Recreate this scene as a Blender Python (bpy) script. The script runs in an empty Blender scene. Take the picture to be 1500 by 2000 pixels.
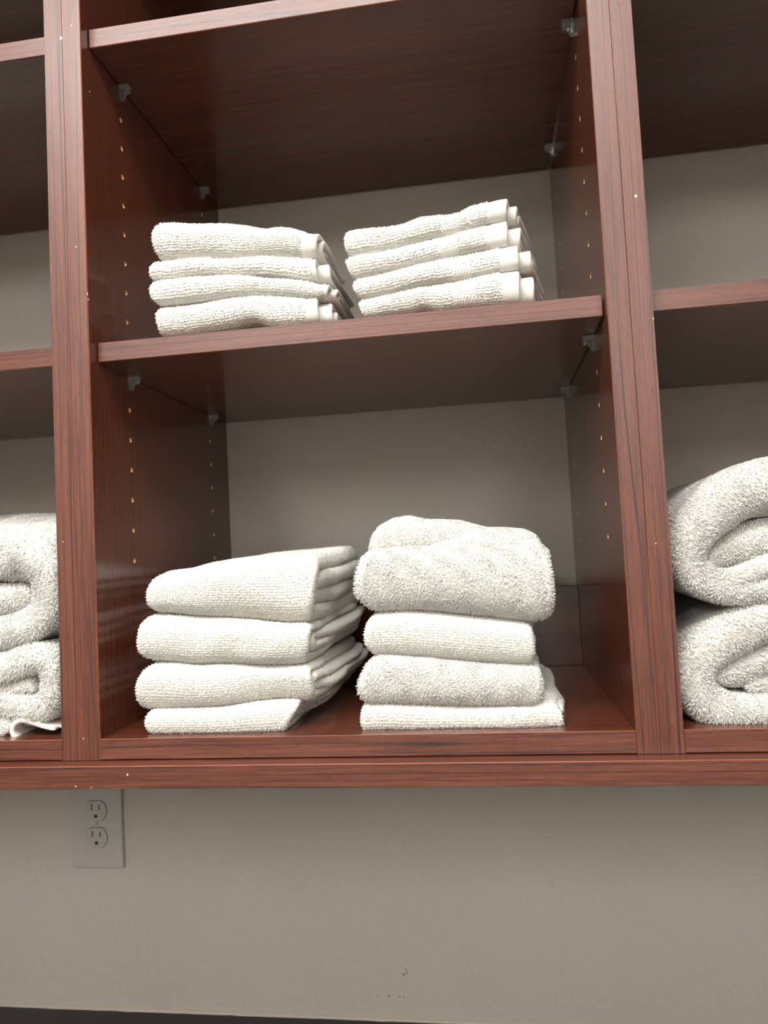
import bpy, bmesh, math
import numpy as np
from mathutils import Vector, Matrix

# ------------------------------------------------------------------ camera, world, lamps, exposure
scene = bpy.context.scene
COL = scene.collection
FPX = 1438.588
CAM = np.array([0.36045, -0.63655, 0.15561])
ROT = np.array([[0.988719239, -0.138272963, 0.057574764],
                [0.141132465, 0.988779246, -0.048961520],
                [-0.050158678, 0.056534865, 0.997139868]])   # columns: right, forward, up
cd = bpy.data.cameras.new('camera')
cam = bpy.data.objects.new('camera', cd)
COL.objects.link(cam)
cd.sensor_fit = 'HORIZONTAL'
cd.sensor_width = 36.0
cd.lens = 36.0 * FPX / 1500.0
cd.clip_start = 0.01
cd.dof.use_dof = True
cd.dof.focus_distance = 0.69
cd.dof.aperture_fstop = 10.0
r_, f_, u_ = ROT[:, 0], ROT[:, 1], ROT[:, 2]
cam.matrix_world = Matrix(((r_[0], u_[0], -f_[0], CAM[0]),
                           (r_[1], u_[1], -f_[1], CAM[1]),
                           (r_[2], u_[2], -f_[2], CAM[2]),
                           (0, 0, 0, 1)))
scene.camera = cam

world = bpy.data.worlds.new('world')
scene.world = world
world.use_nodes = True
world.node_tree.nodes['Background'].inputs[0].default_value = (0.9, 0.88, 0.84, 1)
world.node_tree.nodes['Background'].inputs[1].default_value = 0.0

LAMP_MAIN = 21.0      # ceiling troffer near the shelves
LAMP_FILL = 14.5       # unseen far ceiling panels, added and stretched to light the back wall smoothly
LAMP_TINT = (1.0, 0.985, 0.955)
scene.cycles.max_bounces = 8
scene.cycles.diffuse_bounces = 4
scene.cycles.glossy_bounces = 3
scene.cycles.transmission_bounces = 5
scene.view_settings.view_transform = 'Standard'
scene.view_settings.look = 'None'
scene.view_settings.gamma = 1.0
scene.view_settings.use_curve_mapping = False
scene.view_settings.exposure = 0.22

# ------------------------------------------------------------------ sizes (metres; X right, Y into the wall, Z up from the cabinet floor)
W = 0.4713            # clear width of a cabinet
PT = 0.0188           # panel thickness
D = 0.3659            # wall behind the cabinets
ZM0, ZM1 = 0.3524, 0.3708      # adjustable shelf, lower
ZT0, ZT1 = 0.6650, 0.6834      # adjustable shelf, upper
ZTOP = 0.872          # underside of the cabinet top
SET = 0.0148          # shelves sit this far behind the front
ZCO = -0.4626         # counter
ZFL, ZCE = -1.3626, 1.24
RX0, RX1, RY0 = -2.6, 3.2, -4.4

# ------------------------------------------------------------------ helpers
def put(name, me, parent=None, loc=None, mats=()):
    o = bpy.data.objects.new(name, me)
    COL.objects.link(o)
    for m in mats:
        me.materials.append(m)
    if parent is not None:
        o.parent = parent
    if loc is not None:
        o.location = loc
    return o

def tag(o, label=None, cat=None, group=None, kind=None):
    if label: o['label'] = label
    if cat: o['category'] = cat
    if group: o['group'] = group
    if kind: o['kind'] = kind
    return o

def empty(name, loc, rz=0.0):
    o = bpy.data.objects.new(name, None)
    o.empty_display_size = 0.05
    COL.objects.link(o)
    o.location = loc
    o.rotation_euler = (0, 0, rz)
    return o

def bm_box(bm, a, b, bev=0.0, seg=1):
    a, b = Vector(a), Vector(b)
    r = bmesh.ops.create_cube(bm, size=1.0)
    vs = r['verts']
    for v in vs:
        v.co = Vector(((a.x + b.x) / 2 + v.co.x * (b.x - a.x), (a.y + b.y) / 2 + v.co.y * (b.y - a.y), (a.z + b.z) / 2 + v.co.z * (b.z - a.z)))
    if bev > 0:
        es = list({e for v in vs for e in v.link_edges})
        bmesh.ops.bevel(bm, geom=es, offset=bev, segments=seg, profile=0.5, affect='EDGES')

def box_mesh(name, a, b, bev=0.0, seg=1, smooth=False):
    bm = bmesh.new()
    bm_box(bm, a, b, bev, seg)
    me = bpy.data.meshes.new(name)
    bm.to_mesh(me); bm.free()
    if smooth:
        me.shade_smooth()
    return me

def array_mesh(name, verts, quads=None, tris=None, smooth=True):
    me = bpy.data.meshes.new(name)
    nq = 0 if quads is None else len(quads)
    nt = 0 if tris is None else len(tris)
    me.vertices.add(len(verts))
    me.vertices.foreach_set('co', np.ascontiguousarray(verts, dtype=np.float32).ravel())
    loops = []
    if nq: loops.append(np.asarray(quads, dtype=np.int32).ravel())
    if nt: loops.append(np.asarray(tris, dtype=np.int32).ravel())
    loops = np.concatenate(loops)
    me.loops.add(len(loops))
    me.loops.foreach_set('vertex_index', loops)
    starts = np.concatenate([np.arange(nq) * 4, nq * 4 + np.arange(nt) * 3]).astype(np.int32)
    me.polygons.add(nq + nt)
    me.polygons.foreach_set('loop_start', starts)
    me.update(calc_edges=True)
    me.validate()
    if smooth:
        me.shade_smooth()
    return me

# ------------------------------------------------------------------ materials
def nodes(name):
    m = bpy.data.materials.new(name)
    m.use_nodes = True
    nt = m.node_tree
    return m, nt, nt.nodes['Principled BSDF']

def N(nt, t, **kw):
    n = nt.nodes.new(t)
    for k, v in kw.items():
        setattr(n, k, v)
    return n

def srgb(r, g, b):
    f = lambda c: (c / 255 / 12.92) if c / 255 <= 0.04045 else ((c / 255 + 0.055) / 1.055) ** 2.4
    return (f(r), f(g), f(b), 1)

def wood(name, axis, k=1.0, r0=0.40, r1=0.50, coat=0.36, coat_r=0.38, bump=0.10, ls=1.0):
    srgb = lambda *c: tuple(v * k for v in globals()['srgb'](*c)[:3]) + (1,)
    m, nt, p = nodes(name)
    L = nt.links.new
    tc = N(nt, 'ShaderNodeTexCoord')
    oi = N(nt, 'ShaderNodeObjectInfo')
    off = N(nt, 'ShaderNodeVectorMath', operation='SCALE')
    off.inputs[0].default_value = (7.3, 5.1, 3.7)
    L(oi.outputs['Random'], off.inputs['Scale'])
    add = N(nt, 'ShaderNodeVectorMath', operation='ADD')
    L(tc.outputs['Object'], add.inputs[0]); L(off.outputs[0], add.inputs[1])
    def mapped(along):
        mp = N(nt, 'ShaderNodeMapping')
        mp.inputs['Scale'].default_value = (along, 1, 1) if axis == 'x' else (1, 1, along)
        L(add.outputs[0], mp.inputs['Vector'])
        return mp.outputs[0]
    def noise(vec, scale, detail, dist=0.0):
        n = N(nt, 'ShaderNodeTexNoise')
        n.inputs['Scale'].default_value = scale
        n.inputs['Detail'].default_value = detail
        n.inputs['Distortion'].default_value = dist
        L(vec, n.inputs['Vector'])
        return n.outputs['Fac']
    def math_(op, a, b=None, c=None):
        n = N(nt, 'ShaderNodeMath', operation=op)
        for i, v in enumerate((a, b, c)):
            if v is None: continue
            if isinstance(v, (int, float)): n.inputs[i].default_value = v
            else: L(v, n.inputs[i])
        return n.outputs[0]
    def ramp(v, a, b, lo=0.0, hi=1.0):
        n = N(nt, 'ShaderNodeMapRange', interpolation_type='SMOOTHSTEP')
        L(v, n.inputs[0])
        n.inputs[1].default_value = a; n.inputs[2].default_value = b
        n.inputs[3].default_value = lo; n.inputs[4].default_value = hi
        return n.outputs[0]
    def mix(f, a, b):
        n = N(nt, 'ShaderNodeMix', data_type='RGBA')
        L(f, n.inputs[0])
        for i, v in ((6, a), (7, b)):
            if isinstance(v, tuple): n.inputs[i].default_value = v
            else: L(v, n.inputs[i])
        return n.outputs[2]
    broad = noise(mapped(0.028), 42, 0.8, 0.0)
    sep = N(nt, 'ShaderNodeSeparateXYZ'); L(add.outputs[0], sep.inputs[0])
    across = math_('ADD', math_('MULTIPLY', sep.outputs['Y'], 0.8), sep.outputs['Z' if axis == 'x' else 'X'])
    lines = ramp(math_('SINE', math_('MULTIPLY_ADD', broad, 26.0, math_('MULTIPLY', across, 800.0))), 0.90, 0.995)
    strength = ramp(noise(mapped(0.06), 90, 1.0), 0.30, 0.62, 0.25 * ls, 0.95 * ls)
    lines = math_('MULTIPLY', lines, strength)
    tone = ramp(noise(mapped(0.03), 130, 2.5), 0.30, 0.70, 0.5 - 0.5 * min(1.0, ls + 0.1), 0.5 + 0.5 * min(1.0, ls + 0.1))
    fibre = noise(mapped(0.022), 900, 2.0)
    pores = ramp(noise(mapped(0.11), 1100, 1.5), 0.54, 0.66)
    c = mix(tone, srgb(98, 46, 31), srgb(126, 65, 46))
    c = mix(math_('MULTIPLY', ramp(fibre, 0.35, 0.65), 0.20 + 0.25 * ls), c, srgb(154, 92, 64))
    c = mix(math_('MULTIPLY', pores, 0.12 + 0.30 * ls), c, srgb(70, 34, 30))
    c = mix(lines, c, srgb(50, 27, 29))
    L(c, p.inputs['Base Color'])
    L(ramp(fibre, 0.3, 0.7, r0, r1), p.inputs['Roughness'])
    p.inputs['Coat Weight'].default_value = coat
    p.inputs['Coat Roughness'].default_value = coat_r
    p.inputs['Specular IOR Level'].default_value = 0.5
    bp = N(nt, 'ShaderNodeBump')
    bp.inputs['Strength'].default_value = bump
    bp.inputs['Distance'].default_value = 0.0006
    L(math_('SUBTRACT', fibre, pores), bp.inputs['Height'])
    L(bp.outputs[0], p.inputs['Normal'])
    return m

def flat(name, col, rough=0.5, bump=0.0, bscale=400.0, bdist=0.001, vary=0.0):
    m, nt, p = nodes(name)
    L = nt.links.new
    p.inputs['Roughness'].default_value = rough
    tc = N(nt, 'ShaderNodeTexCoord')
    n = N(nt, 'ShaderNodeTexNoise')
    n.inputs['Scale'].default_value = bscale
    n.inputs['Detail'].default_value = 3.0
    L(tc.outputs['Object'], n.inputs['Vector'])
    mx = N(nt, 'ShaderNodeMix', data_type='RGBA')
    L(n.outputs['Fac'], mx.inputs[0])
    mx.inputs[6].default_value = tuple(c * (1 - vary) for c in col[:3]) + (1,)
    mx.inputs[7].default_value = tuple(min(1, c * (1 + vary)) for c in col[:3]) + (1,)
    L(mx.outputs[2], p.inputs['Base Color'])
    if bump > 0:
        b = N(nt, 'ShaderNodeBump')
        b.inputs['Strength'].default_value = bump
        b.inputs['Distance'].default_value = bdist
        L(n.outputs['Fac'], b.inputs['Height'])
        L(b.outputs[0], p.inputs['Normal'])
    return m

def wall_paint(name, col):
    # rolled orange-peel paint, with a few dark scuffs low on the wall
    m, nt, p = nodes(name)
    L = nt.links.new
    tc = N(nt, 'ShaderNodeTexCoord')
    a = N(nt, 'ShaderNodeTexNoise'); a.inputs['Scale'].default_value = 165; a.inputs['Detail'].default_value = 2.5
    b = N(nt, 'ShaderNodeTexNoise'); b.inputs['Scale'].default_value = 60; b.inputs['Detail'].default_value = 2
    c = N(nt, 'ShaderNodeTexNoise'); c.inputs['Scale'].default_value = 5; c.inputs['Detail'].default_value = 2
    for n in (a, b, c): L(tc.outputs['Object'], n.inputs['Vector'])
    ad = N(nt, 'ShaderNodeMath', operation='ADD'); L(a.outputs['Fac'], ad.inputs[0]); L(b.outputs['Fac'], ad.inputs[1])
    bp = N(nt, 'ShaderNodeBump'); bp.inputs['Strength'].default_value = 0.55; bp.inputs['Distance'].default_value = 0.0016
    L(ad.outputs[0], bp.inputs['Height']); L(bp.outputs[0], p.inputs['Normal'])
    mx = N(nt, 'ShaderNodeMix', data_type='RGBA'); L(c.outputs['Fac'], mx.inputs[0])
    mx.inputs[6].default_value = tuple(x * 0.95 for x in col[:3]) + (1,)
    mx.inputs[7].default_value = tuple(min(1, x * 1.05) for x in col[:3]) + (1,)
    cur = mx.outputs[2]
    L(cur, p.inputs['Base Color'])
    p.inputs['Roughness'].default_value = 0.55
    p.inputs['Specular IOR Level'].default_value = 0.35
    return m

def emissive(name, col, s):
    m, nt, p = nodes(name)
    p.inputs['Base Color'].default_value = (0.8, 0.8, 0.8, 1)
    p.inputs['Emission Color'].default_value = (*col, 1)
    p.inputs['Emission Strength'].default_value = s
    return m

def cotton(name, col, weave=0.0):
    m, nt, p = nodes(name)
    L = nt.links.new
    p.inputs['Base Color'].default_value = col
    p.inputs['Roughness'].default_value = 0.9
    p.inputs['Specular IOR Level'].default_value = 0.15
    p.inputs['Sheen Weight'].default_value = 0.15
    tc = N(nt, 'ShaderNodeTexCoord')
    n = N(nt, 'ShaderNodeTexNoise')
    n.inputs['Scale'].default_value = 700; n.inputs['Detail'].default_value = 2
    L(tc.outputs['Object'], n.inputs['Vector'])
    h = n.outputs['Fac']
    if weave > 0:
        w = N(nt, 'ShaderNodeTexWave', wave_type='BANDS', bands_direction='DIAGONAL')
        w.inputs['Scale'].default_value = 330; w.inputs['Distortion'].default_value = 1.0
        L(tc.outputs['Object'], w.inputs['Vector'])
        h = w.outputs['Fac']
    b = N(nt, 'ShaderNodeBump')
    b.inputs['Strength'].default_value = weave if weave > 0 else 0.5; b.inputs['Distance'].default_value = 0.0006
    L(h, b.inputs['Height']); L(b.outputs[0], p.inputs['Normal'])
    return m

def clear_plastic(name):
    m, nt, p = nodes(name)
    p.inputs['Base Color'].default_value = (0.93, 0.95, 0.92, 1)
    p.inputs['Roughness'].default_value = 0.10
    p.inputs['IOR'].default_value = 1.49
    p.inputs['Transmission Weight'].default_value = 0.86
    return m

M_WX = wood('wood_grain_along_shelf', 'x', 0.60)
M_WZ = wood('wood_grain_upright', 'z', 0.60)
M_FX = wood('panel_face_grain_level', 'x', 0.58, 0.17, 0.24, 0.4, 0.10, 0.03, 0.35)
M_FZ = wood('panel_face_grain_upright', 'z', 0.58, 0.17, 0.24, 0.4, 0.10, 0.03, 0.35)
M_GLINT = flat('edge_glint_orange', srgb(222, 122, 68), 0.4, vary=0.1)  # bright glint along the front edges, put into the colour of the strip sides
M_CORE = flat('drilled_board_tan', srgb(232, 196, 140), 0.8, vary=0.15)
M_CHIP = flat('chipped_white', srgb(235, 215, 200), 0.7, vary=0.1)
M_WALL = wall_paint('beige_wall_paint', srgb(186, 178, 167))
M_ROOM = wall_paint('room_wall_paint', srgb(185, 180, 172))
M_WHITE = wall_paint('white_wall_paint', srgb(236, 234, 228))
M_CEIL = flat('ceiling_white', srgb(225, 222, 215), 0.9, 0.3, 120, 0.002, 0.02)
M_FLOOR = flat('floor_vinyl', srgb(72, 62, 55), 0.5, 0.1, 30, 0.001, 0.15)
M_COUNTER = flat('counter_black', srgb(30, 25, 26), 0.35, 0.1, 500, 0.0003, 0.35)
M_CAULK = flat('caulk', srgb(190, 180, 166), 0.6, 0.3, 250, 0.001, 0.05)
M_PLATE = flat('outlet_white', srgb(180, 174, 171), 0.35, vary=0.01)
M_FACE = flat('outlet_face', srgb(176, 170, 160), 0.4, vary=0.01)
M_SLOT = flat('slot_dark', srgb(28, 22, 20), 0.7, vary=0.1)
M_METAL = flat('screw_paint', srgb(170, 166, 160), 0.35, vary=0.02)
M_SCUFF = flat('scuff_grey', srgb(80, 74, 68), 0.8, vary=0.1)
M_PIN = clear_plastic('clear_pin')
M_TOWEL = cotton('towel_white', srgb(214, 211, 203))
M_FLUFF = cotton('towel_fluff_white', srgb(234, 232, 226))
M_HEM = cotton('towel_hem_white', srgb(213, 209, 202), 0.28)
M_FRAME = flat('light_frame_white', srgb(235, 235, 232), 0.4, vary=0.01)
M_LAMP_A = emissive('lamp_diffuser_near', LAMP_TINT, LAMP_MAIN)
M_LAMP_FILL = emissive('lamp_diffuser_fill', LAMP_TINT, LAMP_FILL)

# ------------------------------------------------------------------ the room
def struct(name, a, b, mat):
    return tag(put(name, box_mesh(name, a, b), mats=(mat,)), kind='structure')

TH = 0.08
wall_back = struct('wall_back', (RX0, D, ZFL), (RX1, D + TH, ZCE), M_WALL)
struct('wall_left', (RX0 - TH, RY0, ZFL), (RX0, D + TH, ZCE), M_ROOM)
struct('wall_right', (RX1, RY0, ZFL), (RX1 + TH, D + TH, ZCE), M_ROOM)
struct('wall_front', (RX0 - TH, RY0 - TH, ZFL), (RX1 + TH, RY0, ZCE), M_WHITE)
struct('floor', (RX0 - TH, RY0 - TH, ZFL - TH), (RX1 + TH, D + TH, ZFL), M_FLOOR)
struct('ceiling', (RX0 - TH, RY0 - TH, ZCE), (RX1 + TH, D + TH, ZCE + TH), M_CEIL)

def ceiling_light(cx, cy, lx, ly, mat, label):
    t = empty('ceiling_light', (cx, cy, ZCE))
    tag(t, label, 'ceiling light', 'ceiling troffers')
    bm = bmesh.new()
    hx, hy, fr = lx / 2, ly / 2, 0.03
    for a, b in (((-hx - fr, -hy - fr, -0.03), (-hx, hy + fr, 0)), ((hx, -hy - fr, -0.03), (hx + fr, hy + fr, 0)),
                 ((-hx, -hy - fr, -0.03), (hx, -hy, 0)), ((-hx, hy, -0.03), (hx, hy + fr, 0))):
        bm_box(bm, a, b)
    me = bpy.data.meshes.new('frame'); bm.to_mesh(me); bm.free()
    put('frame', me, t, mats=(M_FRAME,))
    put('diffuser', box_mesh('diffuser', (-hx, -hy, -0.022), (hx, hy, -0.012)), t, mats=(mat,))
    return t

ceiling_light(0.05, -0.86, 1.16, 0.56, M_LAMP_A, 'white framed ceiling light panel nearest the towel shelves')
ceiling_light(-0.75, -3.05, 0.56, 2.30, M_LAMP_FILL, 'long unseen ceiling fill light added on the left side of the room')
ceiling_light(1.25, -3.05, 0.56, 2.30, M_LAMP_FILL, 'long unseen ceiling fill light added on the right side of the room')

# ------------------------------------------------------------------ cabinets
def band_mesh(name, a, b, lim=0.5):
    """thin edge strip: wood on its face, painted orange glint on its narrow sides"""
    me = box_mesh(name, a, b, 0.00025)
    for p in me.polygons:
        p.material_index = 0 if abs(p.normal.y) > lim else 1
    return me

EB = 0.0014
HOLES = [0.1614 + 0.03114 * k for k in range(16)]
HOLE_Y = (0.0768, 0.3000)

def drilled_panel(name, a, b, inner, skip):
    """side panel with real shelf-pin holes bored into its inner face (inner = +1: face at b.x, -1: face at a.x)"""
    me = box_mesh(name, a, b, 0.0004)
    o = bpy.data.objects.new('tmp_panel', me); COL.objects.link(o)
    bm = bmesh.new()
    fx = b[0] if inner > 0 else a[0]
    for hy in HOLE_Y:
        for hz in HOLES:
            if any(abs(hz - s) < 0.01 for s in skip):
                continue
            mtx = Matrix.Translation((fx + inner * 0.0025, hy, hz)) @ Matrix.Rotation(math.pi / 2, 4, 'Y')
            bmesh.ops.create_cone(bm, cap_ends=True, segments=12, radius1=0.0025, radius2=0.0025, depth=0.010, matrix=mtx)
    cm = bpy.data.meshes.new('tmp_cut'); bm.to_mesh(cm); bm.free()
    c = bpy.data.objects.new('tmp_cut', cm); COL.objects.link(c)
    md = o.modifiers.new('holes', 'BOOLEAN'); md.operation = 'DIFFERENCE'; md.solver = 'EXACT'; md.object = c
    dg = bpy.context.evaluated_depsgraph_get()
    out = bpy.data.meshes.new_from_object(o.evaluated_get(dg))
    out.name = name
    bpy.data.objects.remove(o); bpy.data.objects.remove(c)
    bpy.data.meshes.remove(me); bpy.data.meshes.remove(cm)
    for p in out.polygons:
        ce = p.center
        bored = a[0] + 0.0006 < ce.x < b[0] - 0.0006 and a[1] + 0.01 < ce.y < b[1] - 0.01 and a[2] + 0.01 < ce.z < b[2] - 0.01
        p.material_index = 1 if bored else 0
    return out

def pin_mesh():
    """clear shelf pin: plug, wall plate, bracket web with a hollow curve, top ledge. Plate on x=0, arm along +x, top at z=0"""
    bm = bmesh.new()
    prof = [(0, 0), (0.0105, 0), (0.0108, -0.0050), (0.0078, -0.0058), (0.0055, -0.0078), (0.0042, -0.0105), (0.0038, -0.0138), (0, -0.0142)]
    hw = 0.0032
    vs = [[bm.verts.new((x, s * hw, z)) for x, z in prof] for s in (-1, 1)]
    bm.faces.new(list(reversed(vs[0]))); bm.faces.new(vs[1])
    n = len(prof)
    for i in range(n):
        bm.faces.new((vs[0][i], vs[0][(i + 1) % n], vs[1][(i + 1) % n], vs[1][i]))
    bmesh.ops.bevel(bm, geom=list(bm.edges), offset=0.0004, segments=1, affect='EDGES')
    bm_box(bm, (0.0004, -0.0052, -0.0022), (0.0116, 0.0052, -0.0002), 0.0004)
    bmesh.ops.create_cone(bm, cap_ends=True, segments=12, radius1=0.0024, radius2=0.0024, depth=0.008,
                          matrix=Matrix.Translation((-0.0035, 0, -0.0052)) @ Matrix.Rotation(math.pi / 2, 4, 'Y'))
    bmesh.ops.create_cone(bm, cap_ends=True, segments=12, radius1=0.0036, radius2=0.0030, depth=0.0014,
                          matrix=Matrix.Translation((0.0102, 0, -0.0052)) @ Matrix.Rotation(math.pi / 2, 4, 'Y'))
    bmesh.ops.recalc_face_normals(bm, faces=bm.faces)
    me = bpy.data.meshes.new('shelf_pin'); bm.to_mesh(me); bm.free()
    me.materials.append(M_PIN)
    return me
PIN = pin_mesh()

def cabinet(x0, label, tight):
    """open cabinet box: interior starts at x0; parts are panels, shelves, cleat"""
    cx = x0 + W / 2
    t = empty('open_cabinet', (cx, 0, -PT))
    tag(t, label, 'cabinet', 'row of open cabinets')
    h = W / 2
    z0, z1 = 0.0, ZTOP + PT * 2
    zo = PT                                        # local z of the cabinet floor
    skip = (ZM0 - 0.006, ZM1 + 0.007, ZT0 - 0.005)
    for s in (-1, 1):
        a = (-h - PT, EB, z0) if s < 0 else (h, EB, z0)
        b = (-h, D - 0.001, z1) if s < 0 else (h + PT, D - 0.001, z1)
        sp = drilled_panel('side_panel', a, b, -s, [k + zo - PT for k in ()] )
        sp_o = put('side_panel', sp, t)
        sp.materials.append(M_FZ); sp.materials.append(M_CORE)
        sp_o['label'] = 'upright side panel with two rows of drilled pin holes'
        eb = put('edge_band', band_mesh('edge_band', (a[0] + 0.00012, 0, z0), (b[0] - 0.00012, EB, z1)), sp_o, mats=(M_WZ, M_GLINT))
        eb['label'] = 'wood grain edge strip along the front'
    bp = put('bottom_panel', box_mesh('bottom_panel', (-h, EB, 0.0004), (h, D - 0.001, PT), 0.0003), t, mats=(M_FX,))
    put('edge_band', band_mesh('edge_band', (-h + 0.0002, 0.0006, 0.0006), (h - 0.0002, EB + 0.0003, PT)), bp, mats=(M_WX, M_GLINT))
    tp = put('top_panel', box_mesh('top_panel', (-h, EB, ZTOP + zo), (h, D - 0.001, z1), 0.0003), t, mats=(M_FX,))
    put('edge_band', band_mesh('edge_band', (-h + 0.0002, 0.0006, ZTOP + zo), (h - 0.0002, EB + 0.0003, z1)), tp, mats=(M_WX, M_GLINT))
    put('back_cleat', box_mesh('back_cleat', (-h, D - 0.0198, zo), (h, D - 0.001, zo + 0.1021), 0.0004), t, mats=(M_FX,))
    gl, gr = (0.0010, 0.0014)
    for za, zb in ((ZM0, ZM1), (ZT0, ZT1)):
        sh = put('shelf', box_mesh('shelf', (-h + gl, SET + EB, za + zo), (h - gr, D - 0.004, zb + zo), 0.0003), t, mats=(M_FX,))
        sh['label'] = 'adjustable shelf board resting on clear pins'
        put('edge_band', band_mesh('edge_band', (-h + gl, SET, za + zo), (h - gr, SET + EB, zb + zo)), sh, mats=(M_WX, M_GLINT))
        for s in (-1, 1):
            for hy in HOLE_Y:
                pn = put('shelf_pin', PIN, sh, (s * h, hy, za + zo - 0.0001))
                if s > 0: pn.rotation_euler = (0, 0, math.pi)
                pn['label'] = 'clear plastic shelf pin'
    return t

# holes are counted from the cabinet floor: shift into the panel's own frame
HOLES = [z + PT for z in HOLES]
cab_m = cabinet(0.0, 'reddish brown open cabinet in the middle with washcloth and hand towel stacks', None)
cab_l = cabinet(-(W + 2 * PT), 'reddish brown open cabinet cut off by the left edge of the picture', None)
cab_r = cabinet(W + 2 * PT, 'reddish brown open cabinet cut off by the right edge of the picture', None)

# continuous board under the three cabinets
XB0, XB1 = -(W + 2 * PT) - PT, 2 * W + 3 * PT
base = empty('support_board', ((XB0 + XB1) / 2, 0, -PT))
tag(base, 'long reddish brown board running under all the cabinets, jutting slightly forward', 'board')
hb = (XB1 - XB0) / 2
put('board', box_mesh('board', (-hb, -0.0190 + EB, -0.0196), (hb, D - 0.001, -0.0002), 0.0003), base, mats=(M_FX,))
put('edge_band', band_mesh('edge_band', (-hb, -0.0190, -0.0196), (hb, -0.0190 + EB, -0.0002)), base, mats=(M_WX, M_GLINT))

# ------------------------------------------------------------------ pixel -> world helpers used to place things at their own depth
def ray(px, py):
    return ROT @ np.array([(px - 750) / FPX, 1.0, -(py - 1000) / FPX])
def on_y(px, py, Y):
    d = ray(px, py); return CAM + (Y - CAM[1]) / d[1] * d
def on_x(px, py, X):
    d = ray(px, py); return CAM + (X - CAM[0]) / d[0] * d

# chips and flecks in the finish: small flat flakes lying on the panels
def chip(parent, p, axis, r, seed, mat=M_CHIP, name='chip'):
    rng = np.random.default_rng(seed)
    n = 7
    pts = []
    for k in range(n):
        an = 2 * math.pi * k / n
        q = r * (0.6 + 0.5 * rng.random())
        a, b = q * math.cos(an) * 0.7, q * math.sin(an)
        pts.append((a, b))
    bm = bmesh.new()
    d = 0.00012
    def V(a, b, h):
        return (a, -h, b) if axis == 'y' else (h, a, b)
    top = [bm.verts.new(V(a * 0.8, b * 0.8, d)) for a, b in pts]
    bot = [bm.verts.new(V(a, b, -d)) for a, b in pts]
    bm.faces.new(top)
    for k in range(n):
        bm.faces.new((bot[k], bot[(k + 1) % n], top[(k + 1) % n], top[k]))
    bmesh.ops.recalc_face_normals(bm, faces=bm.faces)
    me = bpy.data.meshes.new(name); bm.to_mesh(me); bm.free()
    loc = Vector(p)
    par_loc = parent.location.copy() if parent.parent is None else parent.parent.location + parent.location
    return put(name, me, parent, loc - par_loc, (mat,))

lp_r = [c for c in cab_l.children if c.name.startswith('side_panel')][1]     # left post, left half
mp_l = [c for c in cab_m.children if c.name.startswith('side_panel')][0]
mp_r = [c for c in cab_m.children if c.name.startswith('side_panel')][1]
rp_l = [c for c in cab_r.children if c.name.startswith('side_panel')][0]
bpan = [c for c in cab_m.children if c.name.startswith('bottom_panel')][0]
for i, (px, py, r) in enumerate([(119, 74, 0.0022), (139, 50, 0.0013), (148, 482, 0.0009), (149, 482, 0.0008), (123, 1058, 0.0008), (163, 1443, 0.0009)]):
    P = on_y(px, py, 0.0)
    chip(lp_r if P[0] < -PT else mp_l, P, 'y', r, i)
for i, (px, py, r) in enumerate([(1242, 383, 0.0022), (1276, 622, 0.0009), (1281, 1061, 0.0008)]):
    P = on_y(px, py, 0.0)
    chip(mp_r if P[0] < W + PT else rp_l, P, 'y', r, 20 + i)
for i, (px, py, r) in enumerate([(171, 574, 0.0016), (172.5, 585, 0.0016), (175, 179, 0.0009)]):
    chip(mp_l, on_x(px, py, 0.0), 'x', r, 40 + i)
for i, (px, py, r) in enumerate([(148, 1536, 0.0010), (178, 1538, 0.0007), (249, 1513, 0.0012)]):
    chip(base, on_y(px, py, -0.0190), 'y', r, 60 + i)

# ------------------------------------------------------------------ counter and outlet on the wall below
ct = empty('countertop', (0.3, D, ZCO - 0.04))
tag(ct, 'black countertop along the wall below the shelves with a pale caulk line', 'countertop')
put('slab', box_mesh('slab', (-1.1, -0.62, 0), (1.1, -0.0004, 0.04), 0.004, 3), ct, mats=(M_COUNTER,))
rng = np.random.default_rng(5)
nx = 160
xs = np.linspace(-1.1, 1.1, nx)
vs, qs = [], []
for i, x in enumerate(xs):
    s = 0.0028 + 0.0010 * rng.random() + (0.0012 if rng.random() > 0.9 else 0)
    vs += [(x, -0.0002, 0.0399 + s), (x, -s * 0.8, 0.0405 + s * 0.55), (x, -s, 0.0397)]
    if i: 
        a, b = 3 * (i - 1), 3 * i
        qs += [(a, a + 1, b + 1, b), (a + 1, a + 2, b + 2, b + 1)]
cme = array_mesh('caulk_bead', np.array(vs), qs)
put('caulk_bead', cme, ct, mats=(M_CAULK,))

oc = on_y(193, 1606, D)
out = empty('wall_outlet', (oc[0], D, oc[2] - 0.062))
tag(out, 'white duplex wall outlet with two sockets just below the shelf board', 'outlet')
PW, PH = 0.0765, 0.124
put('cover_plate', box_mesh('cover_plate', (-PW / 2, -0.0065, 0), (PW / 2, 0, PH), 0.0028, 3), out, mats=(M_PLATE,))
def socket_outline(r, flat_):
    pts = []
    for k in range(40):
        an = 2 * math.pi * k / 40
        pts.append((r * math.cos(an), max(-flat_, min(flat_, r * math.sin(an)))))
    return pts
def prism(name, pts, y0, y1):
    bm = bmesh.new()
    f = [bm.verts.new((x, y0, z)) for x, z in pts]; b = [bm.verts.new((x, y1, z)) for x, z in pts]
    bm.faces.new(f); bm.faces.new(list(reversed(b)))
    for k in range(len(pts)):
        bm.faces.new((f[k], b[k], b[(k + 1) % len(pts)], f[(k + 1) % len(pts)]))
    bmesh.ops.recalc_face_normals(bm, faces=bm.faces)
    me = bpy.data.meshes.new(name); bm.to_mesh(me); bm.free(); return me
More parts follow.
